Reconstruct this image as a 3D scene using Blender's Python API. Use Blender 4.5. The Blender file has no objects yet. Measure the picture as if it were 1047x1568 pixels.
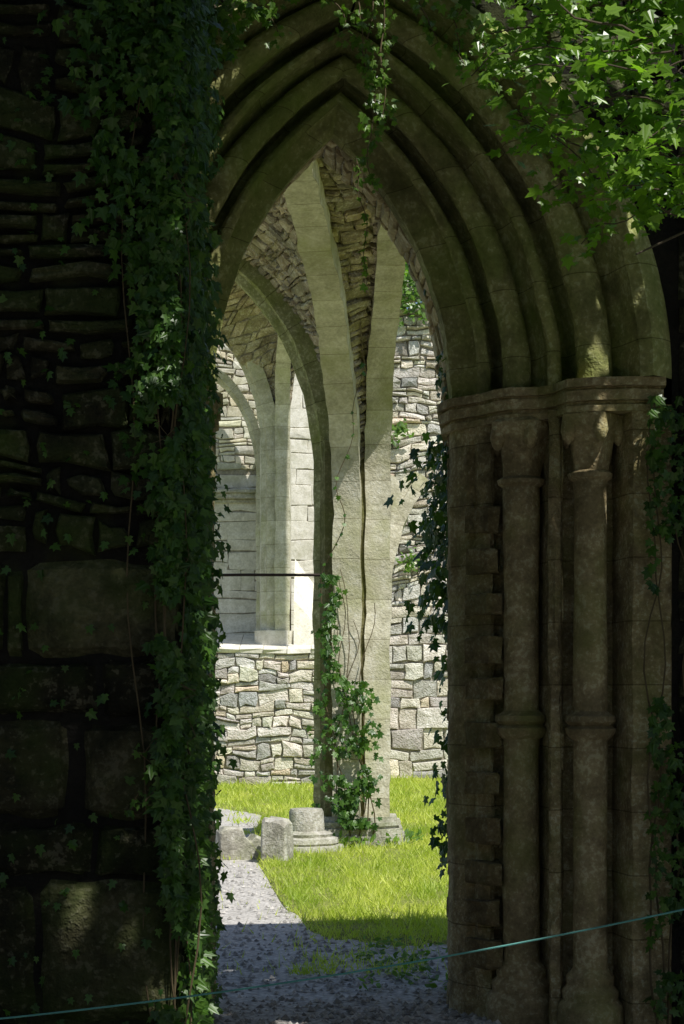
import bpy, math, random
import numpy as np
from mathutils import Vector, noise
random.seed(7); rng=np.random.default_rng(7)
V=Vector
scene=bpy.context.scene
TO_SUN=V((0.42,-0.51,1.0)).normalized()

# ------------------------------------------------------------------ helpers
def link(o,parent=None):
    scene.collection.objects.link(o)
    if parent: o.parent=parent
    return o
def empty(name):
    return link(bpy.data.objects.new(name,None))
def mesh_obj(name,verts,faces,mat,parent=None,cols=None,uvs=None,smooth=None,midx=None):
    me=bpy.data.meshes.new(name)
    me.from_pydata([tuple(v) for v in verts],[],faces)
    if not isinstance(mat,(list,tuple)): mat=[mat]
    for m in mat: me.materials.append(m)
    if cols is not None:
        ca=me.color_attributes.new('Col','FLOAT_COLOR','POINT')
        c=np.ones((len(verts),4),dtype=np.float32); c[:,:3]=np.array(cols,dtype=np.float32).reshape(-1,3)
        ca.data.foreach_set('color',c.ravel())
    if uvs is not None:
        uvl=me.uv_layers.new(name='UVMap')
        li=np.zeros(len(me.loops),dtype=np.int32); me.loops.foreach_get('vertex_index',li)
        u=np.array(uvs,dtype=np.float32)[li]
        uvl.data.foreach_set('uv',u.ravel())
    me.update()
    if smooth is not None:
        me.polygons.foreach_set('use_smooth',[True]*len(me.polygons))
        me.set_sharp_from_angle(angle=math.radians(smooth))
    return link(bpy.data.objects.new(name,me),parent)

class MB:
    def __init__(s): s.v=[];s.f=[];s.c=[]
    def add(s,vs,fs,col=(1,1,1)):
        o=len(s.v); s.v+=[tuple(v) for v in vs]; s.f+=[tuple(i+o for i in f) for f in fs]; s.c+=[col]*len(vs)
    def make(s,name,mat,parent=None,smooth=None):
        return mesh_obj(name,s.v,s.f,mat,parent,cols=s.c,smooth=smooth)

# ------------------------------------------------------------------ materials
def new_mat(name):
    m=bpy.data.materials.new(name); m.use_nodes=True
    nt=m.node_tree; b=nt.nodes['Principled BSDF']; return m,nt,b
def N(nt,t,**k):
    n=nt.nodes.new(t)
    for a,b in k.items():
        if a.startswith('i_'): n.inputs[a[2:].replace('_',' ')].default_value=b
        else: setattr(n,a,b)
    return n
def mixc(nt,fac,a,b,bt='MIX'):
    n=nt.nodes.new('ShaderNodeMix'); n.data_type='RGBA'; n.blend_type=bt
    def s(i,x):
        if hasattr(x,'links'): nt.links.new(x,n.inputs[i])
        else: n.inputs[i].default_value=x if i==0 else (*x,1)
    s(0,fac); s(6,a); s(7,b); return n.outputs[2]
def ramp(nt,src,p0,p1,c0=(0,0,0),c1=(1,1,1)):
    r=nt.nodes.new('ShaderNodeValToRGB'); r.color_ramp.elements[0].position=p0; r.color_ramp.elements[1].position=p1
    r.color_ramp.elements[0].color=(*c0,1); r.color_ramp.elements[1].color=(*c1,1)
    nt.links.new(src,r.inputs[0]); return r.outputs[0]
def stone_mat(name,c1,c2,moss=(0.10,0.12,0.03),moss_amt=0.4,bump=0.5,scale=1.0,joints=None,use_col=False,dist=0.02,lichen=0.3,mul=.45,stain=0.0):
    m,nt,b=new_mat(name); L=nt.links.new
    tc=N(nt,'ShaderNodeTexCoord'); 
    n1=N(nt,'ShaderNodeTexNoise',i_Scale=5.0*scale,i_Detail=4.0,i_Roughness=0.7); L(tc.outputs['Object'],n1.inputs['Vector'])
    n2=N(nt,'ShaderNodeTexNoise',i_Scale=32.0*scale,i_Detail=2.0,i_Roughness=0.7); L(tc.outputs['Object'],n2.inputs['Vector'])
    n3=N(nt,'ShaderNodeTexNoise',i_Scale=1.4*scale,i_Detail=3.0,i_Roughness=0.7); L(tc.outputs['Object'],n3.inputs['Vector'])
    col=mixc(nt,ramp(nt,n1.outputs['Fac'],0.38,0.62),c1,c2)
    col=mixc(nt,mul,col,ramp(nt,n2.outputs['Fac'],0.3,0.6,(0.35,0.35,0.35),(1,1,1)),'MULTIPLY')
    if use_col:
        at=N(nt,'ShaderNodeAttribute',attribute_name='Col'); col=mixc(nt,1.0,col,at.outputs['Color'],'MULTIPLY')
    if lichen>0:
        mm=N(nt,'ShaderNodeMath',operation='MULTIPLY_ADD'); L(n1.outputs['Fac'],mm.inputs[0]); mm.inputs[1].default_value=-.7; L(n2.outputs['Fac'],mm.inputs[2])
        lf=ramp(nt,mm.outputs[0],0.22,0.30,(0,0,0),(lichen,)*3)
        col=mixc(nt,lf,col,tuple(min(.7,x*1.9+.03) for x in c1))
    mf=ramp(nt,n3.outputs['Fac'],0.62-0.3*moss_amt,0.72,(0,0,0),(moss_amt+.2,)*3)
    col=mixc(nt,mf,col,moss)
    if stain>0:
        sf=ramp(nt,n3.outputs['Fac'],0.34,0.50,(stain,)*3,(0,0,0)); col=mixc(nt,sf,col,tuple(x*.22 for x in c2))
    h=N(nt,'ShaderNodeMath',operation='MULTIPLY'); L(n2.outputs['Fac'],h.inputs[0]); h.inputs[1].default_value=0.6
    h2=N(nt,'ShaderNodeMath',operation='MULTIPLY_ADD'); L(n1.outputs['Fac'],h2.inputs[0]); h2.inputs[1].default_value=1.2; L(h.outputs[0],h2.inputs[2])
    height=h2.outputs[0]
    if joints:
        br=N(nt,'ShaderNodeTexBrick',offset=0.5); L(tc.outputs['UV'],br.inputs['Vector'])
        br.inputs['Scale'].default_value=1.0; br.inputs['Brick Width'].default_value=joints[0]; br.inputs['Row Height'].default_value=joints[1]
        br.inputs['Mortar Size'].default_value=joints[2]; br.inputs['Mortar Smooth'].default_value=0.4
        br.inputs['Color1'].default_value=(1,1,1,1); br.inputs['Color2'].default_value=(0.75,0.75,0.72,1); br.inputs['Mortar'].default_value=(0.5,0.48,0.43,1)
        col=mixc(nt,1.0,col,br.outputs['Color'],'MULTIPLY')
    bp=N(nt,'ShaderNodeBump',i_Strength=bump,i_Distance=dist); L(height,bp.inputs['Height']); L(bp.outputs[0],b.inputs['Normal'])
    L(col,b.inputs['Base Color']); b.inputs['Roughness'].default_value=0.9; b.inputs['Specular IOR Level'].default_value=0.2
    return m
def leaf_mat(name,c1,c2,trans=0.35,rough=0.35):
    m,nt,b=new_mat(name); L=nt.links.new
    at=N(nt,'ShaderNodeAttribute',attribute_name='Col')
    col=mixc(nt,at.outputs['Fac'],c1,c2)
    L(col,b.inputs['Base Color']); b.inputs['Roughness'].default_value=rough; b.inputs['Specular IOR Level'].default_value=0.5
    if trans>0:
        tr=N(nt,'ShaderNodeBsdfTranslucent'); 
        cc=mixc(nt,1.0,col,(1.6,1.9,0.7),'MULTIPLY'); L(cc,tr.inputs['Color'])
        mx=N(nt,'ShaderNodeMixShader'); mx.inputs[0].default_value=trans
        L(b.outputs[0],mx.inputs[1]); L(tr.outputs[0],mx.inputs[2]); L(mx.outputs[0],nt.nodes['Material Output'].inputs['Surface'])
    return m
def flat_mat(name,c,rough=0.8,metal=0.0):
    m,nt,b=new_mat(name); L=nt.links.new
    tc=N(nt,'ShaderNodeTexCoord'); n=N(nt,'ShaderNodeTexNoise',i_Scale=14.0,i_Detail=3.0); L(tc.outputs['Object'],n.inputs['Vector'])
    L(mixc(nt,n.outputs['Fac'],tuple(x*0.6 for x in c),tuple(min(1,x*1.3) for x in c)),b.inputs['Base Color'])
    b.inputs['Roughness'].default_value=rough; b.inputs['Metallic'].default_value=metal
    return m

M_door=stone_mat('weathered_door_stone',(0.52,0.49,0.22),(0.28,0.28,0.11),moss=(0.17,0.25,0.035),moss_amt=0.65,joints=(0.34,9.0,0.003),lichen=0.4,bump=.9,stain=.6)
M_jamb=stone_mat('weathered_jamb_stone',(0.58,0.47,0.26),(0.29,0.225,0.12),moss=(0.20,0.22,0.055),moss_amt=0.45,joints=(0.30,9.0,0.004),lichen=0.45,bump=1.0,stain=.55,scale=1.6)
M_shaft=stone_mat('shaft_stone',(0.54,0.43,0.24),(0.30,0.235,0.125),moss=(0.20,0.23,0.05),moss_amt=0.45,lichen=0.35,bump=.8,stain=.4,scale=1.3)
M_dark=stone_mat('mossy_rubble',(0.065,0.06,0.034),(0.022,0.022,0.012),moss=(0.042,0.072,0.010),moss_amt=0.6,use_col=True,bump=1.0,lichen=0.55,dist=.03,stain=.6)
M_mortar_d=stone_mat('dark_mortar',(0.018,0.016,0.012),(0.01,0.01,0.008),moss_amt=0.2,lichen=0.0,bump=1.0)
M_soffit=stone_mat('soffit_rubble',(0.60,0.50,0.31),(0.38,0.31,0.18),moss_amt=0.2,use_col=True,bump=0.9)
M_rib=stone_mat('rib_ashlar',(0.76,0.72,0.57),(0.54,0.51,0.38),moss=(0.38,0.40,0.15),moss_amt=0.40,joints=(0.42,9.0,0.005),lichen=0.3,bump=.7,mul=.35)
M_ribm=stone_mat('mossy_shaded_rib_ashlar',(0.44,0.42,0.23),(0.26,0.26,0.12),moss=(0.21,0.25,0.04),moss_amt=0.65,joints=(0.42,9.0,0.006),lichen=0.4,bump=.7)  # moss green, further darkened in the colour for the pier's shaded left side
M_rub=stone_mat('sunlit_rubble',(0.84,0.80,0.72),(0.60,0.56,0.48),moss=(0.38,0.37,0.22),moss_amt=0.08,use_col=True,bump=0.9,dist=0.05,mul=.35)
M_mortar=stone_mat('old_mortar',(0.46,0.42,0.34),(0.30,0.27,0.21),moss_amt=0.1,bump=1.0,lichen=0.1)
M_ash=stone_mat('grey_ashlar',(0.78,0.74,0.63),(0.58,0.55,0.45),moss=(0.38,0.38,0.2),moss_amt=0.25,use_col=True,bump=0.4,mul=.3)
M_web=stone_mat('vault_web_rubble',(0.58,0.50,0.37),(0.32,0.27,0.19),moss=(0.25,0.25,0.10),moss_amt=0.15,use_col=True,bump=1.0,dist=.04)
M_frag=stone_mat('carved_stone',(0.62,0.59,0.50),(0.38,0.36,0.30),moss=(0.15,0.19,0.05),moss_amt=0.5,bump=1.0,lichen=0.4,stain=.5)
M_ivy=leaf_mat('ivy_leaf',(0.025,0.075,0.010),(0.09,0.19,0.025),0.3,0.38)
M_ivyb=leaf_mat('bright_ivy_leaf',(0.06,0.13,0.015),(0.15,0.27,0.035),0.4,0.35)
M_tree=leaf_mat('tree_leaf',(0.08,0.17,0.014),(0.22,0.38,0.04),0.45,0.33)
M_wood=leaf_mat('woodland_leaf',(0.04,0.075,0.012),(0.09,0.15,0.025),0,0.6)
M_grass=leaf_mat('grass_blade',(0.30,0.40,0.04),(0.60,0.62,0.13),0.35,0.5)
M_bark=flat_mat('bark',(0.09,0.07,0.045),0.95)
M_stem=flat_mat('vine_stem',(0.12,0.09,0.045),0.9)
M_rope=flat_mat('blue_green_rope',(0.08,0.27,0.24),0.6)
M_iron=flat_mat('rusty_iron',(0.03,0.02,0.015),0.6,0.5)

# ------------------------------------------------------------------ geometry helpers
def stones_on(mb,S,width,B,ch,sw,gap=0.012,proj=0.03,jit=0.35,colf=None,skip=None,warp=0.0):
    """random rubble courses on a surface S(a_m,b_m)->(point,normal); width(b)->metres"""
    b=0.0; sd=random.uniform(0,99)
    def wy(x,y):
        e=min(1,y/.15,(B-y)/.15) if warp else 0
        return y+warp*max(e,0)*(noise.noise(V((x*1.1,y*1.4,sd)))+.5*noise.noise(V((x*3.5,y*3,sd+9))))
    while b<B-0.02:
        h=ch*random.uniform(1-jit,1+jit); h=min(h,B-b)
        w=width(b+h/2)
        a=-random.uniform(0,sw)*0.6
        while a<w-0.01:
            l=sw*random.choice((random.uniform(.35,.8),random.uniform(.7,1.2),random.uniform(1.1,1.9))); a0=max(a,0); a1=min(a+l,w); a+=l
            if a1-a0<0.03: continue
            if skip and skip((a0+a1)/2,b+h/2): continue
            sub=[(b,h)]
            if h>ch*.9 and random.random()<0.4:
                k=random.uniform(.35,.65); sub=[(b,h*k),(b+h*k,h*(1-k))]
            for b0,hh in sub:
                g=gap*random.uniform(0.5,1.7)
                j=lambda: random.uniform(-1,1)*min(0.16*hh,0.028)
                mx=(a1-a0)*random.uniform(.35,.65)
                cs=[(a0+g+j(),b0+g+j()),(a0+mx,b0+g+j()*.8),(a1-g+j(),b0+g+j()),(a1-g*.8,b0+hh*.5+j()),(a1-g+j(),b0+hh-g+j()),(a0+mx+j(),b0+hh-g+j()*.8),(a0+g+j(),b0+hh-g+j()),(a0+g*.8,b0+hh*.5+j())]
                n=8
                p=proj*random.uniform(0.3,1.3); ca=sum(c[0] for c in cs)/n; cb=sum(c[1] for c in cs)/n
                ia=1-min(.35,.022/max(.04,a1-a0)); ib=1-min(.35,.022/max(.04,hh))
                vs=[]
                for (x,y) in cs:
                    q,nn=S(min(max(x,0),w),wy(x,y)); vs.append(q-nn*0.03)
                for (x,y) in cs:
                    q,nn=S(min(max(x,0),w),wy(x,y)); vs.append(q+nn*(p*0.5))
                for (x,y) in cs:
                    xx=ca+(x-ca)*ia; yy=cb+(y-cb)*ib
                    q,nn=S(min(max(xx,0),w),wy(xx,yy)); vs.append(q+nn*(p*random.uniform(0.75,1.15)))
                q,nn=S(min(max(ca,0),w),wy(ca,cb)); vs.append(q+nn*p*random.uniform(1.0,1.3))
                fs=[(16+k,16+(k+1)%n,24) for k in range(n)]+[(k,(k+1)%n,n+(k+1)%n,n+k) for k in range(n)]+[(n+k,n+(k+1)%n,2*n+(k+1)%n,2*n+k) for k in range(n)]
                t=random.uniform(0.66,1.2); col=(t*random.uniform(.96,1.06),t,t*random.uniform(.88,1.05))
                if colf: col=colf(col)
                mb.add(vs,fs,col)
        b+=h
def grid_surf(S,width,B,na,nb,off=0.0):
    vs=[];fs=[]
    for j in range(nb+1):
        b=B*j/nb; w=width(b)
        for i in range(na+1):
            q,n=S(w*i/na,b); vs.append(q-n*off)
    for j in range(nb):
        for i in range(na):
            k=j*(na+1)+i; fs.append((k,k+1,k+na+2,k+na+1))
    return vs,fs
def plane_S(org,da,db,n):
    org,da,db,n=V(org),V(da),V(db),V(n)
    return lambda a,b:(org+da*a+db*b,n)
def box(mb,lo,hi,bev=0.0,col=(1,1,1),jit=0.0):
    (x0,y0,z0),(x1,y1,z1)=lo,hi; b=bev
    pts=[]
    for z,i in ((z0,b),(z0+b,0),(z1-b,0),(z1,b)):
        for (x,y) in ((x0+i,y0+i),(x1-i,y0+i),(x1-i,y1-i),(x0+i,y1-i)):
            pts.append(V((x,y,z))+V((random.uniform(-jit,jit),random.uniform(-jit,jit),random.uniform(-jit,jit))))
    if b==0:
        pts=pts[:4]+pts[12:]
        mb.add(pts,[(3,2,1,0),(4,5,6,7)]+[(k,(k+1)%4,4+(k+1)%4,4+k) for k in range(4)],col); return
    fs=[(3,2,1,0),(12,13,14,15)]+[(l*4+k,l*4+(k+1)%4,l*4+4+(k+1)%4,l*4+4+k) for l in range(3) for k in range(4)]
    mb.add(pts,fs,col)
def lathe(mb,cx,cy,prof,n=24,col=(1,1,1),sc=None):
    vs=[];fs=[]
    for (r,z) in prof:
        for i in range(n):
            a=2*math.pi*i/n; k=1 if sc is None else sc(a,z)
            vs.append((cx+r*k*math.cos(a),cy+r*k*math.sin(a),z))
    for j in range(len(prof)-1):
        for i in range(n):
            fs.append((j*n+i,j*n+(i+1)%n,(j+1)*n+(i+1)%n,(j+1)*n+i))
    fs.append(tuple((len(prof)-1)*n+i for i in range(n))); fs.append(tuple(reversed(range(n))))
    mb.add(vs,fs,col)
def prism(mb,poly,z0,z1,col=(1,1,1)):
    n=len(poly); vs=[(x,y,z0) for x,y in poly]+[(x,y,z1) for x,y in poly]
    mb.add(vs,[tuple(range(n))[::-1],tuple(range(n,2*n))]+[(i,(i+1)%n,n+(i+1)%n,n+i) for i in range(n)],col)
def tube(mb,pts,r,n=6,r1=None,col=(1,1,1)):
    pts=[V(p) for p in pts]; vs=[];fs=[];m=len(pts)
    for i,p in enumerate(pts):
        t=(pts[min(i+1,m-1)]-pts[max(i-1,0)]).normalized()
        a=t.cross(V((0.3,0.2,1))); 
        if a.length<1e-3: a=t.cross(V((1,0,0)))
        a.normalize(); b=t.cross(a); rr=r if r1 is None else r+(r1-r)*i/(m-1)
        for k in range(n):
            g=2*math.pi*k/n; vs.append(p+a*math.cos(g)*rr+b*math.sin(g)*rr)
    for i in range(m-1):
        for k in range(n): fs.append((i*n+k,i*n+(k+1)%n,(i+1)*n+(k+1)%n,(i+1)*n+k))
    mb.add(vs,fs,col)
LEAF=[(0,0),(.2,-.12),(.5,.04),(.29,.22),(.5,.56),(.2,.55),(0,1.0),(-.2,.55),(-.5,.56),(-.29,.22),(-.5,.04),(-.2,-.12)]
LEAFF=[(0,1,2,3,4,5,6),(0,6,7,8,9,10,11)]
RH=[(0,0),(.22,.2),(.3,.5),(.14,.82),(0,1.1),(-.14,.82),(-.3,.5),(-.22,.2)]
RHF=[(0,1,2,3,4),(0,4,5,6,7)]
QD=[(0,0),(.45,.45),(0,1),(-.45,.45)]; QDF=[(0,1,2,3)]
def leaves(name,items,mat,parent=None,tmpl='ivy',extra=None):
    T,F={'ivy':(LEAF,LEAFF),'rh':(RH,RHF),'q':(QD,QDF)}[tmpl]
    T=np.array(T); n=len(items)
    pos=np.array([i[0] for i in items],dtype=float); nor=np.array([i[1] for i in items],dtype=float); siz=np.array([i[2] for i in items],dtype=float)
    down=np.array([i[3] if len(i)>3 else (0,0,-1) for i in items],dtype=float)
    nor=nor+rng.normal(0,0.45,(n,3)); nor/=np.linalg.norm(nor,axis=1)[:,None]
    d=down+rng.normal(0,0.5,(n,3)); d-=nor*np.sum(d*nor,axis=1)[:,None]; d/=np.linalg.norm(d,axis=1)[:,None]+1e-9
    s=np.cross(d,nor)*rng.uniform(.75,1.1,n)[:,None]; cur=rng.uniform(0.05,0.4,n)
    vs=np.zeros((n,len(T),3)); 
    for k,(x,y) in enumerate(T):
        z=-cur*abs(x)*1.2-cur*y*y*0.6
        vs[:,k,:]=pos+siz[:,None]*(s*x+d*y+nor*z[:,None])
    cols=np.repeat(rng.uniform(0,1,n)[:,None],len(T),axis=1).reshape(-1,1).repeat(3,axis=1)
    faces=[tuple(q+i*len(T) for q in f) for i in range(n) for f in F]
    return mesh_obj(name,vs.reshape(-1,3),faces,mat,parent,cols=cols)

# ------------------------------------------------------------------ doorway (local u,v -> world)
ROT=math.radians(8.2); DC=V((0.07,8.1,0)); DR=V((math.cos(ROT),math.sin(ROT),0)); DN=V((-math.sin(ROT),math.cos(ROT),0))
def D(u,v,z): return DC+DR*u+DN*v+V((0,0,z))
ZS=3.09; ZT=5.10
def cc(u): return max(0.45,1.17-0.75*(u-0.6))
def arch_pts(u,n=28):
    c=cc(u); R=u+c; tm=math.acos(c/R)
    return [(-c+R*math.cos(tm*i/n), R*math.sin(tm*i/n), R*tm*i/n) for i in range(n+1)]
def roll(cu,cv,r,a0=-40,a1=-235,n=9):
    return [(cu+r*math.cos(math.radians(a0+(a1-a0)*i/n)),cv+r*math.sin(math.radians(a0+(a1-a0)*i/n))) for i in range(n+1)]
prof=[(1.50,0.0),(1.44,-0.06),(1.38,-0.09),(1.33,-0.05),(1.315,0.03),(1.295,0.13),(1.27,0.18)]
prof+=roll(1.17,0.15,0.086)
prof+=[(1.13,.32),(1.10,.40),(1.05,.42),(1.025,.36)]+roll(1.0,0.27,0.036,-20,-250,6)+[(0.985,0.36),(0.97,0.46),(0.945,0.50)]
prof+=roll(0.87,.46,.070)+[(0.845,.62),(0.81,.71),(0.77,.71),(.75,.64)]+roll(.73,.575,.032,-20,-250,6)+[(.72,.66),(.695,.69),(0.60,.76),(0.60,.85),(0.63,.86)]
door=empty('gothic_doorway')
for side in (1,-1):
    vs=[];fs=[];uv=[]; n=60; nb=len(prof)
    t=0; tt=[0]
    for k in range(1,nb): t+=math.dist(prof[k],prof[k-1]); tt.append(t)
    APS=[arch_pts(u,n) for u,v in prof]
    for i in range(n+1):
        for k,(u,v) in enumerate(prof):
            a=APS[k][i]
            wob=noise.noise(V((a[2]*3,k*0.13,side*5)))*0.014+noise.noise(V((a[2]*12,k*0.3,side*5)))*0.006
            vs.append(D(side*(a[0]+wob),v+wob,ZS+a[1])); uv.append((a[2]*1.0/ (u+cc(u))*1.9,tt[k]+(0.3 if v>.34 else 0)))
    for i in range(n):
        for k in range(nb-1):
            q=i*nb+k; f=(q,q+1,q+nb+1,q+nb); fs.append(f if side<0 else f[::-1])
    mesh_obj('arch_mouldings',vs,fs,M_door,door,uvs=uv,smooth=40)
    def Ss(a,b,side=side):
        v=0.86+a; u=0.63+0.06*(a/0.5); c=cc(u);R=u+c;tm=math.acos(c/R); th=min(b/R,tm)
        nrm=-(DR*side*math.cos(th)+V((0,0,math.sin(th))))
        return D(side*(-c+R*math.cos(th)),v,ZS+R*math.sin(th)),nrm
    Bm=1.62
    mb=MB(); stones_on(mb,Ss,lambda b:0.5,Bm,0.11,0.22,gap=.007,proj=.026); mb.make('rear_arch_voussoirs',M_soffit,door)
    v_,f_=grid_surf(Ss,lambda b:0.5,1.66,4,24); mesh_obj('rear_arch_mortar',v_,f_,M_mortar,door)
    # jamb
    jp=[(1.50,0.0),(1.31,0.0),(1.30,.03),(1.29,.26),(1.05,.29),(1.03,.22)]+roll(1.0,.24,.032,-20,-250,6)+[(1.0,.34),(.985,.57),(.775,.59),(.765,.53),(.745,.515),(.70,.57),(.685,.62),(.655,.64),(.61,.73),(.60,.77),(.60,.85),(.62,.87),(.745,1.38)]
    vs=[];fs=[];uv=[];nb=len(jp); t=0;tt=[0]
    for k in range(1,nb): t+=math.dist(jp[k],jp[k-1]); tt.append(t)
    nz=90
    for i in range(nz+1):
        z=-0.02+(ZS-0.1)*i/nz
        for k,(u,v) in enumerate(jp):
            w=noise.noise(V((k*0.7,z*3,side*3)))*0.014+noise.noise(V((k*0.9,z*11,side*3)))*0.010
            vs.append(D(side*(u+w),v+w,z)); uv.append((z,tt[k]))
    for i in range(nz):
        for k in range(nb-1):
            q=i*nb+k; f=(q,q+1,q+nb+1,q+nb); fs.append(f if side>0 else f[::-1])
    mesh_obj('jamb_mouldings',vs,fs,M_jamb,door,uvs=uv,smooth=40)
    # eroded alternating quoins beside the inner shaft
    mb=MB(); z=0.25; k=0
    while z<2.45:
        h=random.uniform(.11,.15) if k%2==0 else random.uniform(.06,.11)
        if k%2==0:
            d0=random.uniform(.0,.05)
            c=[D(side*.80,.56,0),D(side*(.785-d0*.3),.415+d0*.8,0),D(side*(.71),.425+d0*.8,0),D(side*.635,.59,0)]
            j=lambda: random.uniform(-.01,.01)
            pts=[]
            for zz,s_ in ((z+.006,.6),(z+.02,1),(z+h-.02,1),(z+h-.006,.6)):
                for ii,p in enumerate(c):
                    q=p if ii in(0,3) else p+DN*(.02*(1-s_))
                    pts.append((q.x+j()*.7,q.y+j()*.7,zz+j()*.6))
            mb.add(pts,[(3,2,1,0),(12,13,14,15)]+[(l*4+i,l*4+(i+1)%4,l*4+4+(i+1)%4,l*4+4+i) for l in range(3) for i in range(4)])
        z+=h;k+=1
    mb.make('toothed_quoins',M_jamb,door)
    # shafts
    mb=MB()
    for (u,v,r) in ((1.15,.16,.083),(.885,.45,.09)):
        p=D(side*u,v,0)
        pr=[(r*1.9,.0),(r*1.9,.12),(r*1.75,.14),(r*1.6,.15),(r*1.65,.19),(r*1.35,.22),(r*1.4,.26),(r*1.1,.29)]
        zz=.30
        while zz<1.38: pr.append((r*(1+noise.noise(V((u*5,zz*2,1)))*.07),zz)); zz+=.06
        pr+=[(r,1.385),(r*1.22,1.40),(r*1.40,1.42),(r*1.44,1.44),(r*1.2,1.455),(r*1.46,1.475),(r*1.42,1.50),(r*1.12,1.515),(r*.98,1.525)]
        zz=1.6
        while zz<2.6: pr.append((r*(.97+noise.noise(V((u*5,zz*2,1)))*.07),zz)); zz+=.06
        pr+=[(r,2.62),(r*1.25,2.635),(r*1.3,2.655),(r*1.05,2.67)]
        lathe(mb,p.x,p.y,pr,28,sc=lambda a,z:1+.035*noise.noise(V((math.cos(a)*1.5+u*7,math.sin(a)*1.5,z*7))))
        pr=[(r*1.0,2.66),(r*1.02,2.74),(r*1.12,2.81),(r*1.42,2.87),(r*1.62,2.90),(r*1.6,2.93),(r*1.3,2.96)]
        lathe(mb,p.x,p.y,pr,40,sc=lambda a,z:1+(.2*max(0,math.cos(5*a+.4))*(1 if 2.7<z<2.94 else 0)))
        for i in range(5):
            a=2*math.pi*i/5-.08; rr=r*1.6
            lathe(mb,p.x+rr*math.cos(a),p.y+rr*math.sin(a),[(.005,2.79),(.026,2.81),(.038,2.85),(.03,2.90),(.008,2.915)],10)
    mb.make('shafts_and_capitals',M_shaft,door,smooth=35)
    mb=MB()
    base=[(1.47,.02),(1.45,-.05),(1.30,-.045),(1.12,.0),(1.01,.07),(.985,.22),(.93,.30),(.80,.33),(.74,.40),(.70,.52),(.57,.70),(.555,.88),(.68,1.42),(1.3,1.42),(1.47,1.0)]
    cx=1.15;cy=.75
    for (z0,z1,s) in ((2.935,2.965,.975),(2.966,2.985,.945),(2.986,3.035,.99),(3.036,3.05,.965),(3.051,3.09,1.01)):
        poly=[]
        for (u,v) in base:
            q=D(side*(cx+(u-cx)*s),cy+(v-cy)*s,0); poly.append((q.x,q.y))
        prism(mb,poly,z0,z1)
    mb.make('moulded_abacus',M_shaft,door)
    # wall core
    vs=[];fs=[]; U=6.0
    for v in (0.0,1.40):
        ap=arch_pts(1.50 if v==0 else .70,28)
        rows=[(1.50 if v==0 else .745,0.0)]+[(a[0],ZS+a[1]) for a in ap]+[(0,ZT)]
        o=len(vs)
        for (x,z) in rows: vs+= [D(side*x,v,z),D(side*U,v,z)]
        for i in range(len(rows)-1):
            q=o+2*i; fs.append((q,q+1,q+3,q+2))
    o=len(vs); vs+=[D(0,0,ZT),D(side*U,0,ZT),D(side*U,1.4,ZT),D(0,1.4,ZT),D(side*U,0,0),D(side*U,1.4,0)]
    fs+=[(o,o+1,o+2,o+3),(o+1,o+4,o+5,o+2)]
    mesh_obj('wall_core',vs,fs,M_mortar_d,door)
    mb=MB()
    if side>0: org=D(1.53,0,0); da=DR
    else: org=D(-1.53,0,0); da=-DR
    stones_on(mb,plane_S(org,da,(0,0,1),-DN),lambda b:2.6,ZT-.1,.24,.42,gap=.008,proj=.028)
    def Sp(a,b,side=side): return D(side*a,0,ZS+b),-DN
    def sk(a,b):
        c=cc(1.50);R=1.50+c
        return (a+c)**2+b*b<(R+.09)**2 or a>1.5
    stones_on(mb,Sp,lambda b:1.5,ZT-ZS-.05,.15,.3,gap=.008,proj=.025,skip=sk)
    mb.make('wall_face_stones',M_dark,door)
mb=MB()
o=D(.615,.87,0); e=D(.745,1.38,0); dd=(e-o); Lr=dd.length; dd.normalize()
stones_on(mb,plane_S(o-DR*.004,dd,(0,0,1),V((-dd.y,dd.x,0))),lambda b:Lr,2.95,.16,.25,gap=.006,proj=.012)
mb.make('reveal_stones',M_soffit,door)

# ------------------------------------------------------------------ left buttress
but=empty('stone_buttress')
mb=MB(); box(mb,(-3.2,7.03,0),(-.665,8.0,5.3)); mb.make('core',M_mortar_d,but)
mb=MB()
def fit(x0,x1,z0,z1,p=.035,t=1.0):
    w=x1-x0;h=z1-z0
    n=12; vs=[];fs=[]
    for j in range(n+1):
        for i in range(n+1):
            a=w*i/n; b=h*j/n; e=min(i,n-i,j,n-j)
            ed=(0,.7,.93)[e] if e<3 else 1
            q=V((x0+a,7.02,z0+b)); nz=noise.noise(q*5)*.020+noise.noise(q*14)*.008
            if e==0: q+=V((noise.noise(q*6)*.026,0,noise.noise(q*6+V((5,5,5)))*.026))
            if (i in(0,n)) and (j in (0,n)): q+=V((.022 if i==0 else -.022,0,.02 if j==0 else -.02))
            vs.append(q+V((0,-1,0))*(p*ed+nz*ed-.01*(e==0)))
    for j in range(n):
        for i in range(n):
            k=j*(n+1)+i; fs.append((k,k+1,k+n+2,k+n+1))
    mb.add(vs,fs,(t,t,t*.9))
for r in [(-1.33,-1.27,1.76,2.1,1),(-1.25,-.67,1.76,2.13,2.2),(-1.6,-1.35,1.76,2.13,1),(-1.42,-1.10,1.12,1.5,1.1),(-1.02,-.67,1.11,1.49,1.4),(-1.2,-.67,.30,.86,1.4),(-1.6,-1.23,.3,.84,.7),
          (-1.45,-.98,1.53,1.73,.5),(-.95,-.67,1.52,1.74,.6),(-1.42,-1.0,.89,1.08,.5),(-.98,-.67,.88,1.08,.4),(-1.5,-.67,.0,.27,.5)]:
    fit(r[0],r[1],r[2],r[3],t=r[4])
stones_on(mb,plane_S((-1.8,7.02,2.16),(1,0,0),(0,0,1),(0,-1,0)),lambda b:1.14,3.1,.125,.2,gap=.016,proj=.04,warp=.08,jit=.5)
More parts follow.
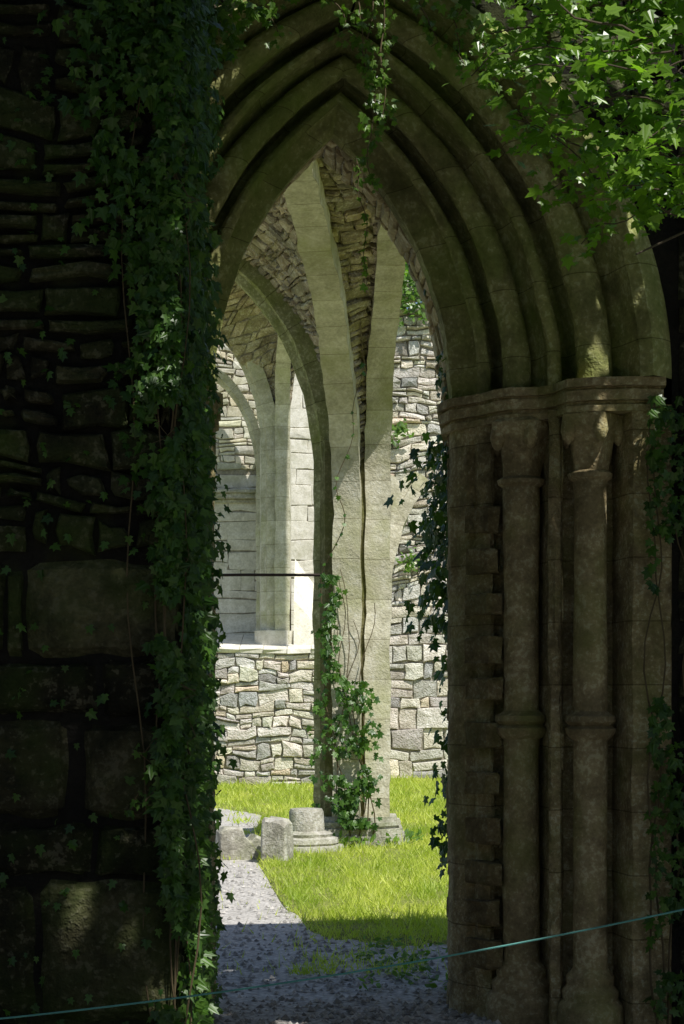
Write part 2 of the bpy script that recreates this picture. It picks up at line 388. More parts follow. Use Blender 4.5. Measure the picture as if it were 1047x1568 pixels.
stones_on(mb,plane_S((-.665,7.03,0),(0,1,0),(0,0,1),(1,0,0)),lambda b:.95,5.2,.22,.3,gap=.01,proj=.012)
stones_on(mb,plane_S((-3.2,7.02,0),(1,0,0),(0,0,1),(0,-1,0)),lambda b:1.4,5.2,.2,.4,gap=.012,proj=.03)
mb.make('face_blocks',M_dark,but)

# ------------------------------------------------------------------ ribs and pier
def rib_path(s,z0,e,ze,tmax=90,n=22,zb=.3,nv=10):
    pts=[V((s[0],s[1],zb+(z0-zb)*i/nv)) for i in range(nv)]
    H=V((e[0]-s[0],e[1]-s[1],0))
    for i in range(n+1):
        t=math.radians(tmax*i/n); pts.append(V((s[0],s[1],z0))+H*(1-math.cos(t))+V((0,0,(ze-z0)*math.sin(t))))
    return pts
def rib_curve(s,z0,e,ze):
    def f(t):
        t=math.radians(t); return V((s[0]+(e[0]-s[0])*(1-math.cos(t)),s[1]+(e[1]-s[1])*(1-math.cos(t)),z0+(ze-z0)*math.sin(t)))
    return f
def sweep_rib(name,pts,w,d,side,parent,mat=None):
    side=V(side).normalized(); ch=min(w,d)*.34
    pr=[(-w/2,d/2),(-w/2,-d/2+ch),(-w/2+ch*.6,-d/2+ch*.8),(-w/2+ch*.85,-d/2+ch*.25),(-w/2+ch*1.1,-d/2),(w/2-ch*1.1,-d/2),(w/2-ch*.85,-d/2+ch*.25),(w/2-ch*.6,-d/2+ch*.8),(w/2,-d/2+ch),(w/2,d/2)]
    vs=[];fs=[];uv=[];n=len(pr);L=0
    fine=[]
    for a,b in zip(pts[:-1],pts[1:]):
        k=max(1,int((b-a).length/.1))
        for i in range(k): fine.append(a.lerp(b,i/k))
    fine.append(pts[-1]); pts=fine; m=len(pts)
    pe=[0]
    for k in range(1,n): pe.append(pe[-1]+math.dist(pr[k],pr[k-1]))
    for i,p in enumerate(pts):
        t=(pts[min(i+1,m-1)]-pts[max(i-1,0)]).normalized(); s=(side-t*side.dot(t)).normalized(); nn=t.cross(s)
        if i: L+=(p-pts[i-1]).length
        blk=noise.noise(V((math.floor(L/.42)*3.7,w*9,1)))*.014
        for k,(a,b) in enumerate(pr):
            w_=noise.noise(V((L*3,k*.6,w*9)))*.018+noise.noise(V((L*9,k*.9,w*9)))*.012
            vs.append(p+s*(a+w_+blk)+nn*(b+w_)); uv.append((L,pe[k]))
    for i in range(m-1):
        for k in range(n):
            fs.append((i*n+k,i*n+(k+1)%n,(i+1)*n+(k+1)%n,(i+1)*n+k))
    fs.append(tuple(range(n))); fs.append(tuple((m-1)*n+k for k in range(n)))
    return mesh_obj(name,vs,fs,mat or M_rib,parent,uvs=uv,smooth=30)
pier=empty('vaulting_pier')
A=((.06,18.60),3.6,(-.62,12.4),6.25); B_=((.37,18.72),3.9,(.62,12.8),6.45); C=((-.15,18.80),3.9,(-2.2,18.9),6.62)
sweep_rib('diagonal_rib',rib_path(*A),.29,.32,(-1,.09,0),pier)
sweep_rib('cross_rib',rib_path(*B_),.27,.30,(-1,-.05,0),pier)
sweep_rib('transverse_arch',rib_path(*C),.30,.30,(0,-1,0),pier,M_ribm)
Dd=((.40,19.02),2.35,(1.25,19.3),4.15)
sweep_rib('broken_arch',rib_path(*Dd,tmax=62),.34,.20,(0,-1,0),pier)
fD=rib_curve(*Dd); vs=[];fs=[]
for i in range(9):
    p=fD(i*7.6); top=3.95+.25*noise.noise(V((i*.7,2,3))) if i<8 else p.z+.05
    for y in (-.15,.15): vs+= [p+V((0,y,.05)),V((p.x-(.12 if i>5 else 0),p.y+y,max(top,p.z+.06)))]
for i in range(8):
    o=i*4; fs+=[(o,o+1,o+5,o+4),(o+2,o+3,o+7,o+6),(o+1,o+3,o+7,o+5)]
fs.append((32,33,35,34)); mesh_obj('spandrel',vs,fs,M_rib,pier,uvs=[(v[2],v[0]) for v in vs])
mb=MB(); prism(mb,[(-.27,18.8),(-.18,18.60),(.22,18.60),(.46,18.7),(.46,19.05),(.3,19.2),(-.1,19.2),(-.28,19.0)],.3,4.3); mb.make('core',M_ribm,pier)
mb=MB()
def octo(cx,cy,rx,ry,ch): return [(cx-rx,cy-ry+ch),(cx-rx+ch,cy-ry),(cx+rx-ch,cy-ry),(cx+rx,cy-ry+ch),(cx+rx,cy+ry-ch),(cx+rx-ch,cy+ry),(cx-rx+ch,cy+ry),(cx-rx,cy+ry-ch)]
for z0,z1,r in ((0,.13,.53),(.131,.2,.50),(.201,.23,.46),(.231,.27,.48),(.271,.32,.44)): prism(mb,octo(.14,18.87,r,r,.22),z0,z1)
mb.make('moulded_base',M_frag,pier)
mb=MB(); tube(mb,[(-2.2,18.6,2.86),(-1.0,18.6,2.87),(-.2,18.62,2.87)],.016,8); mb.make('iron_tie_rod',M_iron)

def ruled(f,g,t0,t1,K,back=.12):
    def S(a,b):
        t=t0+(t1-t0)*min(b/K,1); P,Q=f(t),g(t); W=(Q-P).length; r=0 if W<1e-6 else a/W
        p=P.lerp(Q,min(r,1)); p2=f(t+1).lerp(g(t+1),min(r,1)); n=(Q-P).cross(p2-p).normalized()
        if n.z>0: n=-n
        bulge=.05*noise.noise(V((a*1.5,b*1.5,K)))
        return p-n*(back+bulge),n
    def Wd(b):
        t=t0+(t1-t0)*min(b/K,1); return (g(t)-f(t)).length
    return S,Wd
web=empty('ruined_rib_vault')
fA,fB,fC=rib_curve(*A),rib_curve(*B_),rib_curve(*C)
for nm,f,g,t0,t1,K,bk in (('left_web',fC,fA,8,88,4.6,.1),('right_web',fA,fB,1,72,5.2,.03)):
    S,Wd=ruled(f,g,t0,t1,K,bk)
    mb=MB(); stones_on(mb,S,Wd,K,.12,.20,gap=.008,proj=.05,warp=.16,jit=.55); mb.make(nm+'_stones',M_web,web)
    v_,f_=grid_surf(S,Wd,K,10,24,off=.002); mesh_obj(nm+'_mortar',v_,f_,M_mortar,web)
    v_,f_=grid_surf(S,Wd,K,10,24,off=.2); mesh_obj(nm+'_back',v_,f_,M_web,web,cols=[(1,1,1)]*len(v_))

# ------------------------------------------------------------------ far range of ruin
def rough():
    def f(c):
        r=random.random()
        if r<.05: return (c[0]*1.05,c[1]*.94,c[2]*.80)
        if r<.16: return (c[0]*.66,c[1]*.68,c[2]*.71)
        if r<.34: return (c[0]*1.15,c[1]*1.15,c[2]*1.15)
        return c
    return f
wall=empty('ruined_cloister_wall')
mb=MB(); Y=32.0; YL=31.0
stones_on(mb,plane_S((-6,YL,0),(1,0,0),(0,0,1),(0,-1,0)),lambda b:6.3,2.38,.17,.34,gap=.010,proj=.06,colf=rough(),warp=.14,jit=.5)
stones_on(mb,plane_S((.6,Y+1.5,0),(1,0,0),(0,0,1),(0,-1,0)),lambda b:5,3.3,.28,.45,gap=.012,proj=.06,colf=rough(),warp=.06,jit=.5)
def skr(a,b): return b+3.3>9.3+.7*noise.noise(V((a*1.3,0,0)))
stones_on(mb,plane_S((.6,Y+1.5,3.3),(1,0,0),(0,0,1),(0,-1,0)),lambda b:5,6.6,.16,.32,gap=.010,proj=.08,colf=rough(),skip=skr,warp=.16,jit=.5)
mb.make('rubble_face',M_rub,wall)
mb=MB()
box(mb,(-6,YL+.01,0),(.3,Y+.8,2.36)); box(mb,(.0,Y+1.51,0),(6,Y+2.4,8.9)); box(mb,(-6,Y+.42,2.3),(-1.05,Y+1.2,9.2))
mb.make('mortar_core',M_mortar,wall)
mb=MB()
stones_on(mb,plane_S((-6,Y+.4,2.45),(1,0,0),(0,0,1),(0,-1,0)),lambda b:4.95,3.2,.36,.6,gap=.004,proj=.008,jit=.2,colf=lambda c:(.85+c[0]*.15,.85+c[1]*.15,.85+c[2]*.15))
stones_on(mb,plane_S((-6,Y+.4,5.75),(1,0,0),(0,0,1),(0,-1,0)),lambda b:4.95,3.4,.16,.30,gap=.01,proj=.03,warp=.1)
for i in range(15):
    x0=-6+i*.42
    q=[V((x0,YL-.07,2.34)),V((x0+.41,YL-.07,2.34)),V((x0+.41,YL-.07,2.41)),V((x0,YL-.07,2.41)),V((x0,Y+.42,2.72)),V((x0+.41,Y+.42,2.72)),V((x0,Y+.42,2.38)),V((x0+.41,Y+.42,2.38))]
    t=random.uniform(1,1.3); mb.add([v+V((0,random.uniform(-.03,.03),random.uniform(-.012,.012))) for v in q],[(0,1,2,3),(3,2,5,4),(0,3,4,6),(1,7,5,2)],(t,t,t))
mb.make('ashlar_face',M_ash,wall)
mb=MB()
for z0,z1,y in ((5.13,5.2,.06),(5.2,5.30,.16),(5.30,5.36,.22)): box(mb,(-6,Y+.4-y,z0+.001),(-1.42,Y+.5,z1),.008)
mb.make('string_course',M_frag,wall)
resp=empty('vaulting_respond')
r1=((-1.28,31.6),5.9,(-3.3,31.0),8.75); r2=((-1.06,31.5),6.4,(-.6,26),9.2); r3=((-1.45,31.9),5.5,(-2.9,31.9),7.6)
sweep_rib('arch_rib',rib_path(*r1,zb=2.4),.36,.34,(0,-1,0),resp)
sweep_rib('cross_rib',rib_path(*r2,zb=2.4),.26,.32,(-1,0,0),resp)
sweep_rib('wall_rib',rib_path(*r3,zb=2.4),.24,.20,(0,-1,0),resp)
mb=MB(); prism(mb,octo(-1.2,31.75,.36,.45,.15),2.37,2.75); prism(mb,octo(-1.2,31.95,.27,.5,.15),2.75,6.2)
mb.add([(-.86,31.3,2.4),(-.05,31.3,2.4),(-.05,32.3,3.0),(-.86,32.3,4.1),(-.86,31.5,3.3),(-.86,32.3,2.4),(-.05,32.3,2.4)],[(0,1,2,3,4),(0,4,3,5),(1,6,2)],(1.2,1.2,1.2))
mb.make('respond_core',M_ash,resp)
v_=empty('vault_remnant')
S,Wd=ruled(rib_curve((-1.0,31.3),6.5,(2.2,27.5),9.4),rib_curve((-1.4,31.6),6.3,(-4.8,29),8.7),5,88,4.2)
mb=MB(); stones_on(mb,S,Wd,4.2,.16,.3,gap=.01,proj=.04,warp=.1,jit=.5); mb.make('web_stones',M_web,v_)
a,b=grid_surf(S,Wd,4.2,12,16,off=.01); mesh_obj('web_mortar',a,b,M_mortar,v_)
mb=MB(); bw=empty('ruined_nave_wall')
stones_on(mb,plane_S((-6,41,0),(1,0,0),(0,0,1),(0,-1,0)),lambda b:14,9.3,.42,.8,gap=.004,proj=.02,colf=lambda c:(1.2+c[0]*.1,1.2+c[1]*.1,1.22+c[2]*.1),warp=.05)
mb.make('face',M_ash,bw); mb=MB(); box(mb,(-6,41.01,0),(8,41.8,9.2)); mb.make('core',M_mortar,bw)

# ------------------------------------------------------------------ ground
def ground_mat(name,c1,c2,c3,sc,bump,dist):
    m,nt,b=new_mat(name);L=nt.links.new
    tc=N(nt,'ShaderNodeTexCoord'); v=N(nt,'ShaderNodeTexVoronoi',i_Scale=sc); L(tc.outputs['Object'],v.inputs['Vector'])
    n=N(nt,'ShaderNodeTexNoise',i_Scale=2.5,i_Detail=5.0,i_Roughness=.7); L(tc.outputs['Object'],n.inputs['Vector'])
    col=mixc(nt,ramp(nt,n.outputs['Fac'],.35,.65),c1,c2); 
    hs=N(nt,'ShaderNodeSeparateColor'); L(v.outputs['Color'],hs.inputs[0])
    col=mixc(nt,hs.outputs[0],col,c3); col=mixc(nt,.5,col,ramp(nt,v.outputs['Distance'],.2,.8,(1,1,1),(.35,.35,.35)),'MULTIPLY')
    L(col,b.inputs['Base Color']); b.inputs['Roughness'].default_value=.95; b.inputs['Specular IOR Level'].default_value=.15
    ad=N(nt,'ShaderNodeMath',operation='SUBTRACT'); L(n.outputs['Fac'],ad.inputs[0]); L(v.outputs['Distance'],ad.inputs[1])
    bp=N(nt,'ShaderNodeBump',i_Strength=bump,i_Distance=dist); L(ad.outputs[0],bp.inputs['Height']); L(bp.outputs[0],b.inputs['Normal'])
    return m
M_gr=ground_mat('gravel',(.54,.51,.47),(.36,.34,.31),(.68,.65,.61),38,.6,.012)
M_soil=ground_mat('grassy_soil',(.26,.32,.06),(.38,.37,.13),(.20,.24,.05),30,.8,.02)
def sheet(name,z,x0,x1,y0,y1,nx,ny,mat,amp=0):
    vs=[];fs=[]
    for j in range(ny+1):
        for i in range(nx+1):
            x=x0+(x1-x0)*i/nx;y=y0+(y1-y0)*j/ny; vs.append((x,y,z+amp*noise.noise(V((x*.9,y*.9,0)))))
    for j in range(ny):
        for i in range(nx):
            k=j*(nx+1)+i; fs.append((k,k+1,k+nx+2,k+nx+1))
    return mesh_obj(name,vs,fs,mat,smooth=60)
sheet('ground',-.03,-200,200,-150,300,4,4,M_soil)
sheet('gravel_path',0,-5,5,-4,36,60,160,M_gr,.012)
edge=[(-6,26.5),(-2.2,25.5),(-1.6,24.6),(-1.05,23.5),(-.96,18.2),(-.78,16.6),(-.64,15.4),(-.50,13.8),(-.28,12.3),(-.08,11.6),(.15,11.2),(.5,11.25),(.9,11.4),(6,11.5)]
def edge_y(x):
    for (a,b),(c,d) in zip(edge[:-1],edge[1:]):
        if a<=x<=c: return b+(d-b)*(x-a)/(c-a)
    return 99
def ey(x): return edge_y(x)+.28*noise.noise(V((x*4,0,0)))+.2*noise.noise(V((x*11,3,0)))
vs=[];fs=[]
NX=240
for i in range(NX+1):
    x=-6+12*i/NX; y0=ey(x)
    for j in range(31):
        y1=31 if x<.3 else 33.5
        y=y0+(y1-y0)*(j/30)**1.3
        vs.append((x,y,.022+.02*noise.noise(V((x*1.3,y*1.3,4)))-(.03 if j==0 else 0)))
for i in range(NX):
    for j in range(30):
        k=i*31+j; fs.append((k,k+31,k+32,k+1))
mesh_obj('lawn',vs,fs,M_soil,smooth=60)
pts=[]
while len(pts)<56000:
    y=10+ (33-10)*random.random()**1.8; x=random.uniform(-.25*y*.82-.2,.075*y+.3)
    d=y-ey(x)
    if d<-.05: 
        k=noise.noise(V((x*2.5,y*1.2,7)))
        if not((y>10 and x>-.3 and k>.1 and random.random()<.10) or (y>17 and k>.1 and random.random()<.3) or (d>-.5 and random.random()<.05) or random.random()<.006): continue
    elif d<.5 and random.random()<.45: continue
    elif noise.noise(V((x*3,y*2,1)))<-.3 and random.random()<.7: continue
    pts.append((x,y))
P=np.array(pts); n=len(P); 
clump=np.array([.6+1.2*max(0,.25+noise.noise(V((p[0]*5,p[1]*3,2)))) for p in pts])
h=rng.uniform(.025,.075,n)*(1+1.1*rng.random(n)**5)*(1+(P[:,1]-11)*.02)*clump; w=rng.uniform(.003,.006,n)*(1+(P[:,1]-11)*.08); an=rng.uniform(0,6.28,n); le=rng.normal(0,.55,(n,2))*h[:,None]
vv=np.zeros((n,3,3)); vv[:,0]=np.c_[P[:,0]-w*np.cos(an),P[:,1]-w*np.sin(an),np.full(n,.015)]; vv[:,1]=np.c_[P[:,0]+w*np.cos(an),P[:,1]+w*np.sin(an),np.full(n,.015)]; vv[:,2]=np.c_[P[:,0]+le[:,0],P[:,1]+le[:,1],.015+h]
cl=np.clip(np.array([.45+1.0*noise.noise(V((p[0]*1.6,p[1]*.9,0))) for p in pts])*.7+rng.uniform(0,.35,n),0,1)
mesh_obj('grass',vv.reshape(-1,3),[(3*i,3*i+1,3*i+2) for i in range(n)],M_grass,cols=np.repeat(cl,3)[:,None].repeat(3,axis=1))
mb=MB()
for i in range(8500):
    y=8.5+(22-8.5)*random.random()**1.6; x=random.uniform(-.24*y,.09*y)
    if y>ey(x)-.02 and random.random()<.97: continue
    r=random.uniform(.006,.022)*(1.6 if random.random()<.05 else 1)
    t=random.uniform(.5,1.3)
    c=V((x,y,r*.25)); q=[c+V((r*random.uniform(.7,1.3)*math.cos(k*1.257+.3),r*random.uniform(.7,1.3)*math.sin(k*1.257+.3),0)) for k in range(5)]
    mb.add(q+[c+V((random.uniform(-.3,.3)*r,random.uniform(-.3,.3)*r,r*.8))],[(k,(k+1)%5,5) for k in range(5)],(t,t,t))
M_peb=stone_mat('pebble',(.58,.55,.51),(.42,.40,.37),moss_amt=0,use_col=True,bump=.3,lichen=0); mb.make('loose_gravel',M_peb)

# ------------------------------------------------------------------ fallen stones
def carved_block(name,c,size,rot,notch=True):
    mb=MB(); sx,sy,sz=size
    pr=[(-sx/2,0),(-sx/2,sz*.45),(-sx/2,sz*.86),(-sx*.38,sz),(-sx*.15,sz*.99),(sx*.05,sz*.96),(sx*.10,sz*.72),(sx*.18,sz*.6),(sx*.28,sz*.58),(sx*.38,sz*.72),(sx/2,sz*.66),(sx/2,0)] if notch else [(-sx/2,0),(-sx/2*.98,sz*.5),(-sx/2*.93,sz*.93),(-sx*.36,sz),(0,sz*.99),(sx*.3,sz*.95),(sx/2*.95,sz*.86),(sx/2,sz*.4),(sx/2,0)]
    n=len(pr); cr,sr=math.cos(rot),math.sin(rot); vs=[]
    ys=[-sy/2,-sy/2+.03,-sy*.15,sy*.15,sy/2-.03,sy/2]; ks=[.92,1,1,1,1,.92]
    for y,k in zip(ys,ks):
        for (x,z) in pr:
            X=x*k+random.uniform(-.01,.01);Z=z*(k if z>0 else 1)+random.uniform(-.01,.01); vs.append((c[0]+X*cr-y*sr,c[1]+X*sr+y*cr,Z-.01))
    m=len(ys)
    fs=[tuple(range(n))[::-1],tuple(range((m-1)*n,m*n))]+[(l*n+i,l*n+(i+1)%n,(l+1)*n+(i+1)%n,(l+1)*n+i) for l in range(m-1) for i in range(n)]
    mb.add(vs,fs); return mb.make(name,M_frag)
carved_block('carved_stone_fragment',(-1.02,17.3),(.42,.34,.33),.25)
carved_block('carved_stone_fragment',(-.62,16.9),(.25,.26,.44),-.3,False)
mb=MB(); lathe(mb,-.36,17.9,[(.36,-.01),(.37,.06),(.36,.085),(.30,.09),(.32,.11),(.31,.155),(.25,.17),(.26,.20),(.18,.23),(.175,.42),(.16,.45),(.02,.46)],32,sc=lambda a,z:1+.03*math.sin(3*a+z*9)+.02*math.sin(7*a))
mb.make('column_base',M_frag,smooth=35)

# ------------------------------------------------------------------ rope barrier
rp=empty('rope_barrier')
mb=MB(); pts=[]
for i in range(41):
    x=-2.4+4.6*i/40; k=x/.97; pts.append((x,5.0,.81+.155*k+.028*k*k))
tube(mb,pts,.003,6); mb.make('rope',M_rope,rp)
mb=MB()
for x,zt in ((-2.4,.64),(2.2,1.34)): lathe(mb,x,5.0,[(.03,-.05),(.028,zt),(.02,zt+.03),(.005,zt+.04)],12)
mb.make('posts',M_bark,rp,smooth=40)

# ------------------------------------------------------------------ vines
def vine(mb,p0,p1,wig=.06,n=14,r=.006):
    p0,p1=V(p0),V(p1);o=random.uniform(0,99); pts=[]
    for i in range(n+1):
        t=i/n; q=p0.lerp(p1,t); pts.append(q+V((noise.noise(V((t*4,o,0))),noise.noise(V((t*4,o,7)))*.3,noise.noise(V((t*4,o,3)))*.5))*wig*2)
    tube(mb,pts,r,5,r*.5); return pts
it=[];mb=MB()
def zf(z): return .06+.24*max(0,min(1,(z-2.3)/1.6))+.08*noise.noise(V((z*1.7,3,0)))
for _ in range(6200):
    z=random.uniform(0,4.9)
    if random.random()<.6*(1-z/5.0): continue
    w=max(.04,zf(z)); x=-.64-abs(random.gauss(0,w*.6))
    if noise.noise(V((x*5,z*3,1)))<-.2: continue
    it.append((V((x,6.97-random.uniform(0,.10),z)),(0.1,-1,.3),random.uniform(.03,.065)))
for _ in range(5000):
    z=random.uniform(0,4.9)
    k=noise.noise(V((7,z*2.5,1)))
    if k<-.2 and random.random()<.5: continue
    y=random.uniform(6.97,8.0)
    it.append((V((-.64+abs(random.gauss(0,.04+.03*max(0,k))),y,z)),(1,-.6,.3),random.uniform(.03,.065)))
for _ in range(420):
    z=random.uniform(0,2.7); it.append((V((-.60+random.uniform(-.02,.055),random.uniform(6.95,7.4),z)),(.3,-1,.2),random.uniform(.03,.06),(1,0,-.5)))
for _ in range(500):
    z=random.uniform(.2,4.9); it.append((V((-2.2+1.5*random.random(),6.97,z)),(0,-1,.4),random.uniform(.025,.05)))
for k in range(6):
    x=random.uniform(-.76,-.64); vine(mb,(x,6.98,random.uniform(0,.4)),(x+random.uniform(-.1,.05),6.97,4.9),.09,26,.004)
for k in range(14):
    z=random.uniform(.8,4.5); q=vine(mb,(-.66,6.95,z),(-.66+random.uniform(-.2,.1),6.92,z-random.uniform(.1,.4)),.08,8,.0025)
    for p in q: it.append((p,(0.2,-1,.2),random.uniform(.025,.045)))
iv=empty('climbing_ivy'); leaves('leaves',it,M_ivy,iv); mb.make('stems',M_stem,iv)
it=[];mb=MB()
for _ in range(3200):
    u=random.uniform(-1.35,.7); z=random.uniform(4.2,5.1)
    c=cc(1.2);R=1.2+c; dist=math.hypot(abs(u)+c,z-ZS)-R
    dens=.5+.5*noise.noise(V((u*3,z*3,9)))
    if dist<-.06+.14*dens or random.random()>dens*1.1*(.9 if u<0.1 else .6): continue
    it.append((D(u,-.1-random.uniform(0,.12),z),(-.1,-1,.3),random.uniform(.03,.06)))
for _ in range(1100):
    u=random.uniform(-1.35,-.55); z=random.uniform(3.3,4.8)
    c=cc(1.2);R=1.2+c; dist=math.hypot(abs(u)+c,z-ZS)-R
    if dist<.0+.08*noise.noise(V((u*6,z*6,1))): continue
    it.append((D(u,-.1-random.uniform(0,.12),z),(-.1,-1,.3),random.uniform(.03,.06)))
for (u,zt,L,dn) in ((.04,4.95,1.05,3),(.0,5.0,.6,3),(.08,4.9,.75,3),(-.12,4.9,.35,2),(.3,4.85,.3,2),(.45,4.8,.35,2),(-.4,4.8,.25,2),(.6,4.6,.3,2)):
    q=vine(mb,D(u,-.1,zt),D(u+.02,-.12,zt-L),.035,int(L*22)+4,.004)
    for p in q:
        for k in range(int(dn)+1):
            it.append((p+V((random.gauss(0,.025),random.gauss(0,.02),random.gauss(0,.02))),(0,-1,.3),random.uniform(.022,.045)))
q=vine(mb,D(.02,.1,4.1),D(.06,.1,3.5),.02,16,.003)
for p in q:
    if random.random()<.85: it.append((p,(0,-1,.3),random.uniform(.03,.05)))
iv=empty('hanging_ivy'); leaves('leaves',it,M_ivyb,iv); mb.make('stems',M_stem,iv)
it=[];mb=MB()
for _ in range(640):
    z=random.uniform(1.95,2.95) if random.random()<.68 else random.uniform(.7,2.0)
    sp=.08 if z>1.95 else .03
    if z<1.95 and noise.noise(V((z*5,0,2)))<-.1: continue
    it.append((D(.66-abs(random.gauss(0,sp))+.02,1.05+random.uniform(-.2,.4),z+random.gauss(0,.05)),(-1,-.6,.3),random.uniform(.04,.08)))
for _ in range(60): it.append((D(.60+random.gauss(0,.02),.8+random.uniform(0,.3),random.uniform(3.1,3.9)-0),(-1,-.5,.2),random.uniform(.03,.06)))
for _ in range(1700):
    u=1.36+abs(random.gauss(0,.28)); z=random.uniform(.1,3.9)
    if noise.noise(V((u*3,z*2,5)))<-.02: continue
    it.append((D(u,-.06-random.uniform(0,.06),z),(-.2,-1,.3),random.uniform(.03,.06)))
for k in range(6):
    u=random.uniform(1.38,1.7); vine(mb,D(u,-.05,0),D(u+random.uniform(-.15,.15),-.06,random.uniform(2,4)),.1,22,.006)
vine(mb,D(.70,1.0,.2),D(.66,1.2,2.9),.04,20,.007)
iv=empty('jamb_ivy'); leaves('leaves',it,M_ivy,iv); mb.make('stems',M_stem,iv)
it=[];mb=MB()
for _ in range(1500):
    z=.25+2.6*random.random()**1.2
    if z>1.75: x=-.14+random.gauss(0,.06)+.1*noise.noise(V((z*2,0,0))); pk=.35
    else: x=.10+.1*noise.noise(V((z*3,4,0)))+random.gauss(0,.09+.14*math.exp(-((z-1.1)/.5)**2)); pk=.8
    if random.random()>pk or x<-.34 or x>.42: continue
    if noise.noise(V((x*6,z*4,3)))<-.15: continue
    it.append((V((x,18.38-random.uniform(0,.14),z)),(0,-1,.35),random.uniform(.045,.09)))
for k in range(5): vine(mb,(random.uniform(-.2,.3),18.38,0),(random.uniform(-.15,.3),18.38,random.uniform(2,3)),.1,20,.008)
q=vine(mb,(-.1,18.25,2.6),(.12,17.6,4.9),.12,24,.006)
for p in q:
    if random.random()<.8: it.append((p+V((0,-.05,0)),(0,-1,.3),random.uniform(.04,.07)))
iv=empty('pier_ivy'); leaves('leaves',it,M_ivy,iv); mb.make('stems',M_stem,iv)
it=[]
for (cx,cy,cz,r,n) in ((1.05,33.3,6.6,.22,70),(1.5,33.3,9.2,.6,360),(.9,33.3,9.3,.5,260),(1.3,33.3,4.1,.2,50),(1.0,33.35,5.2,.15,30)):
    for _ in range(n): it.append((V((cx+random.gauss(0,r*.5),cy-random.random()*.15,cz+random.gauss(0,r*.5))),(0,-1,.6),random.uniform(.07,.14),(0,0,.2)))
for _ in range(560):
    x=random.uniform(.1,.62); y=random.uniform(9.5,11.2)
    if noise.noise(V((x*6,y*3,0)))<.0: continue
    it.append((V((x,y,random.uniform(.02,.07))),(0,-.3,1),random.uniform(.02,.055),(random.uniform(-1,1),random.uniform(-1,1),.2)))
for _ in range(260):
    a=random.uniform(0,6.28); r=.55+abs(random.gauss(0,.08)); it.append((V((.14+r*math.cos(a),18.87+r*math.sin(a),random.uniform(.02,.12))),(0,-.5,.6),random.uniform(.05,.1),(0,0,1)))
leaves('wall_plants',it,M_ivyb,tmpl='rh')

# ------------------------------------------------------------------ trees
def blob(items,c,r,n,size,flt=None,nrm=(0,0,1)):
    for _ in range(n):
        d=V(rng.normal(0,1,3)).normalized()*(random.random()**.45)
        p=V(c)+V((d.x*r[0],d.y*r[1],d.z*r[2]))
        if noise.noise(p*1.1)<-.18: continue
        if flt and not flt(p): continue
        items.append((p,nrm,random.uniform(.6,1.3)*size))
tree=empty('overhanging_tree'); 
hits=[(V((1.2,6.0,3.75)),.66),(V((.7,6.0,4.15)),.25)]+[(D(u,0,z),r) for u,z,r in ((-.52,4.25,.05),(-.47,4.33,.05),(-.27,4.52,.07),(-.03,4.70,.06),(-.05,4.95,.08),(1.13,3.45,.07),(1.15,3.06,.06),(.9,4.35,.04),(-.62,4.1,.06),(.6,4.6,.05),(.95,2.2,.01),(1.15,2.85,.02),(1.5,2.9,.06))]
hits+=[(V((-.75,6.95,z)),r) for z,r in ((4.1,.03),(3.5,.03),(2.9,.02))]
SY=-TO_SUN.y/TO_SUN.z
def flt(p):
    if p.y>8.0-SY*max(0,p.z-ZT)-.1: return False
    for h,r in hits:
        t=(p-h).dot(TO_SUN)
        if t>0 and ((p-h)-TO_SUN*t).length<r+.12: return False
    return True
it=[]
for cx in np.arange(-3,8,1.6):
    for cy,cz in ((.2,7.1),(1.8,7.3),(3.4,7.2),(4.9,6.7),(6.1,6.0),(7.0,5.6)):
        blob(it,(cx+random.uniform(-.4,.4),cy,cz+random.uniform(-.2,.3)),(1.25,1.0,.7),360,.30,flt)
leaves('crown',it,M_wood,tree,'q')
mb=MB(); tube(mb,[(4.6,3.2,-.1),(4.5,3.3,2),(4.2,3.5,4),(3.8,3.8,6),(3.0,4.2,7.6)],.28,12,.1)
for e in ((1,5,7.2),(-2,4,7.4),(6.5,5,7.3),(2,6.6,6.3),(5,1,7.4)):
    s=V((4.1,3.6,4.8)); e=V(e); tube(mb,[s,s.lerp(e,.35)+V((0,0,.8)),s.lerp(e,.7)+V((0,0,.6)),e],.12,8,.02)
mb.make('trunk',M_bark,tree,smooth=60)
it=[];mb=MB()
for k in range(56):
    s=V((random.uniform(.9,1.9),random.uniform(5.6,6.6),random.uniform(3.3,4.8)))
    e=s+V((-random.uniform(.35,.9),random.uniform(-.2,.2),-random.uniform(.15,.6)))
    if e.x<.3: e.x=.3+random.random()*.25
    lim=2.95+max(0,(1.25-e.x))*1.0
    if e.z<lim: e.z=lim+random.random()*.15
    q=vine(mb,s,e,.07,14,.004)
    for p in q[2:]:
        for j in range(4): 
            it.append((p+V((random.gauss(0,.04),random.gauss(0,.06),random.gauss(0,.035))),(-.1,-.8,.7),random.uniform(.03,.07),(random.uniform(-1,.6),random.uniform(-.4,.4),-.5)))
for p0,p1 in (((1.9,6.2,4.3),(.25,6.4,4.15)),((1.8,6.0,4.0),(.9,6.2,3.4)),((2.0,6.2,3.6),(1.0,6.0,3.1)),((1.2,6.4,4.6),(-.1,6.6,4.35))):
    tube(mb,[V(p0),V(p0).lerp(V(p1),.4)+V((0,0,.06)),V(p0).lerp(V(p1),.7),V(p1)],.012,6,.003)
tube(mb,[(3.9,3.8,5.6),(3,5,5.0),(1.9,6.2,4.3)],.06,8,.015); tube(mb,[(3,5,5.0),(2.4,5.8,4.4),(2.0,6.2,3.6)],.03,8,.012)
leaves('bough_leaves',it,M_tree,tree,'ivy'); mb.make('boughs',M_bark,tree)
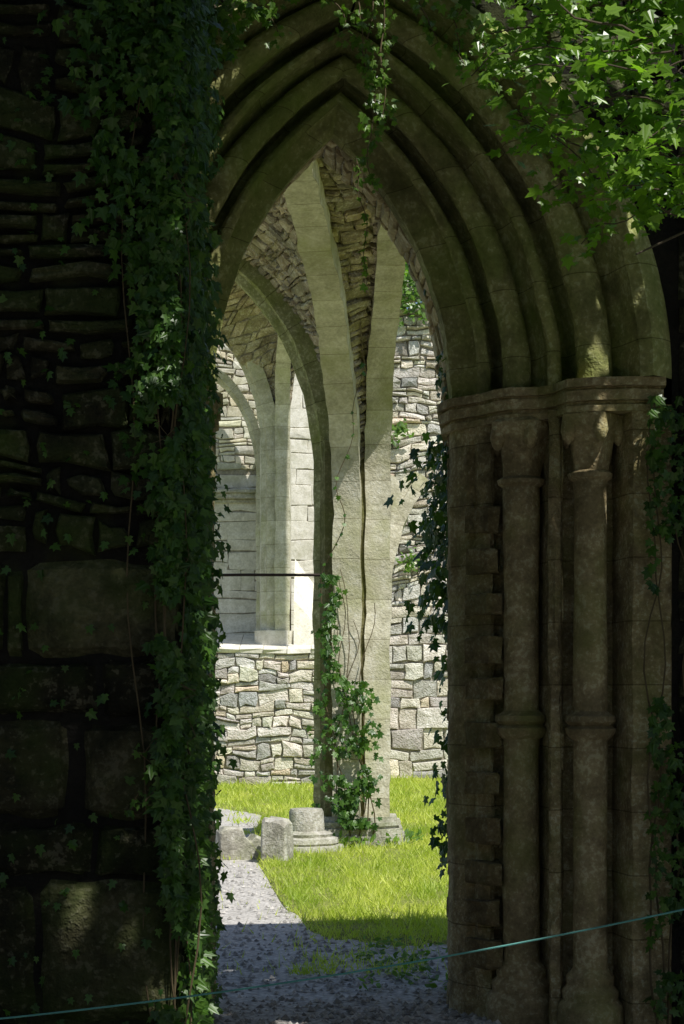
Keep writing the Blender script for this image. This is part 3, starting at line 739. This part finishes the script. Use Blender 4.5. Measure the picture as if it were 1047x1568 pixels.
def wood(name,cs,r,n,size):
    t=empty(name); it=[]; mb=MB()
    for c in cs:
        blob(it,c,r,n,size); blob(it,(c[0]+r[0]*.5,c[1],c[2]+r[2]*.45),(r[0]*.6,r[1]*.6,r[2]*.5),n//3,size); blob(it,(c[0]-r[0]*.55,c[1],c[2]-r[2]*.3),(r[0]*.6,r[1]*.6,r[2]*.5),n//3,size)
        tube(mb,[(c[0],c[1],-.1),(c[0]+.2,c[1],c[2]*.5),(c[0],c[1],c[2]*1.1)],.35,10,.08)
        for k in range(5):
            a=k*1.256; tube(mb,[(c[0]+.1,c[1],c[2]*.5),(c[0]+math.cos(a)*r[0]*.6,c[1]+math.sin(a)*r[1]*.6,c[2]+.5)],.12,6,.02)
    leaves('crown',it,M_wood if name=='added_sky_block_woodland' else M_tree,t,'q'); mb.make('trunks',M_bark,t,smooth=60)
wood('added_sky_block_woodland',[(x,-6+ (i%2)*1.5,4.0) for i,x in enumerate(range(-12,16,3))],(2.4,2.0,4.2),700,.6)  # unseen trees added around the camera to hold back low sky light
wood('added_sky_block_woodland',[(-9,0,4.5),(-8,5,4.5),(-7.5,3,4)],(2.2,2.4,4.4),700,.55)
wood('added_sky_block_woodland',[(11,2,4.5),(11,6,4.5)],(2.2,2.4,4.4),700,.55)
wood('distant_trees',[(-7,52,8),(0,54,9.5),(3.0,49,10.5),(8,50,9.0),(13,53,9)],(4.0,3.2,6.0),2600,.45)

# ------------------------------------------------------------------ light, sky, camera
w=bpy.data.worlds.new("World"); scene.world=w; w.use_nodes=True; nt=w.node_tree
bg=nt.nodes['Background']; sk=nt.nodes.new('ShaderNodeTexSky'); sk.sky_type='NISHITA'; sk.sun_disc=False
sk.sun_elevation=math.asin(TO_SUN.z); sk.sun_rotation=math.atan2(TO_SUN.x,TO_SUN.y); 
nt.links.new(sk.outputs[0],bg.inputs[0]); bg.inputs[1].default_value=.115
sun=bpy.data.lights.new('sun','SUN'); sun.energy=5.0; sun.angle=math.radians(.5); sun.color=(1,.97,.90)
so=link(bpy.data.objects.new('sun',sun)); so.rotation_euler=(-TO_SUN).to_track_quat('-Z','Y').to_euler(); so.location=(5,-3,12)
cam=bpy.data.cameras.new('camera'); co=link(bpy.data.objects.new('camera',cam)); co.location=(0,0,1.6); co.rotation_euler=(math.pi/2,0,0)
cam.sensor_fit='VERTICAL'; cam.sensor_height=36; cam.sensor_width=24; cam.lens=62.0; cam.shift_y=.179; cam.clip_end=600
scene.camera=co
scene.view_settings.view_transform='Standard'; scene.view_settings.look='None'; scene.view_settings.exposure=0
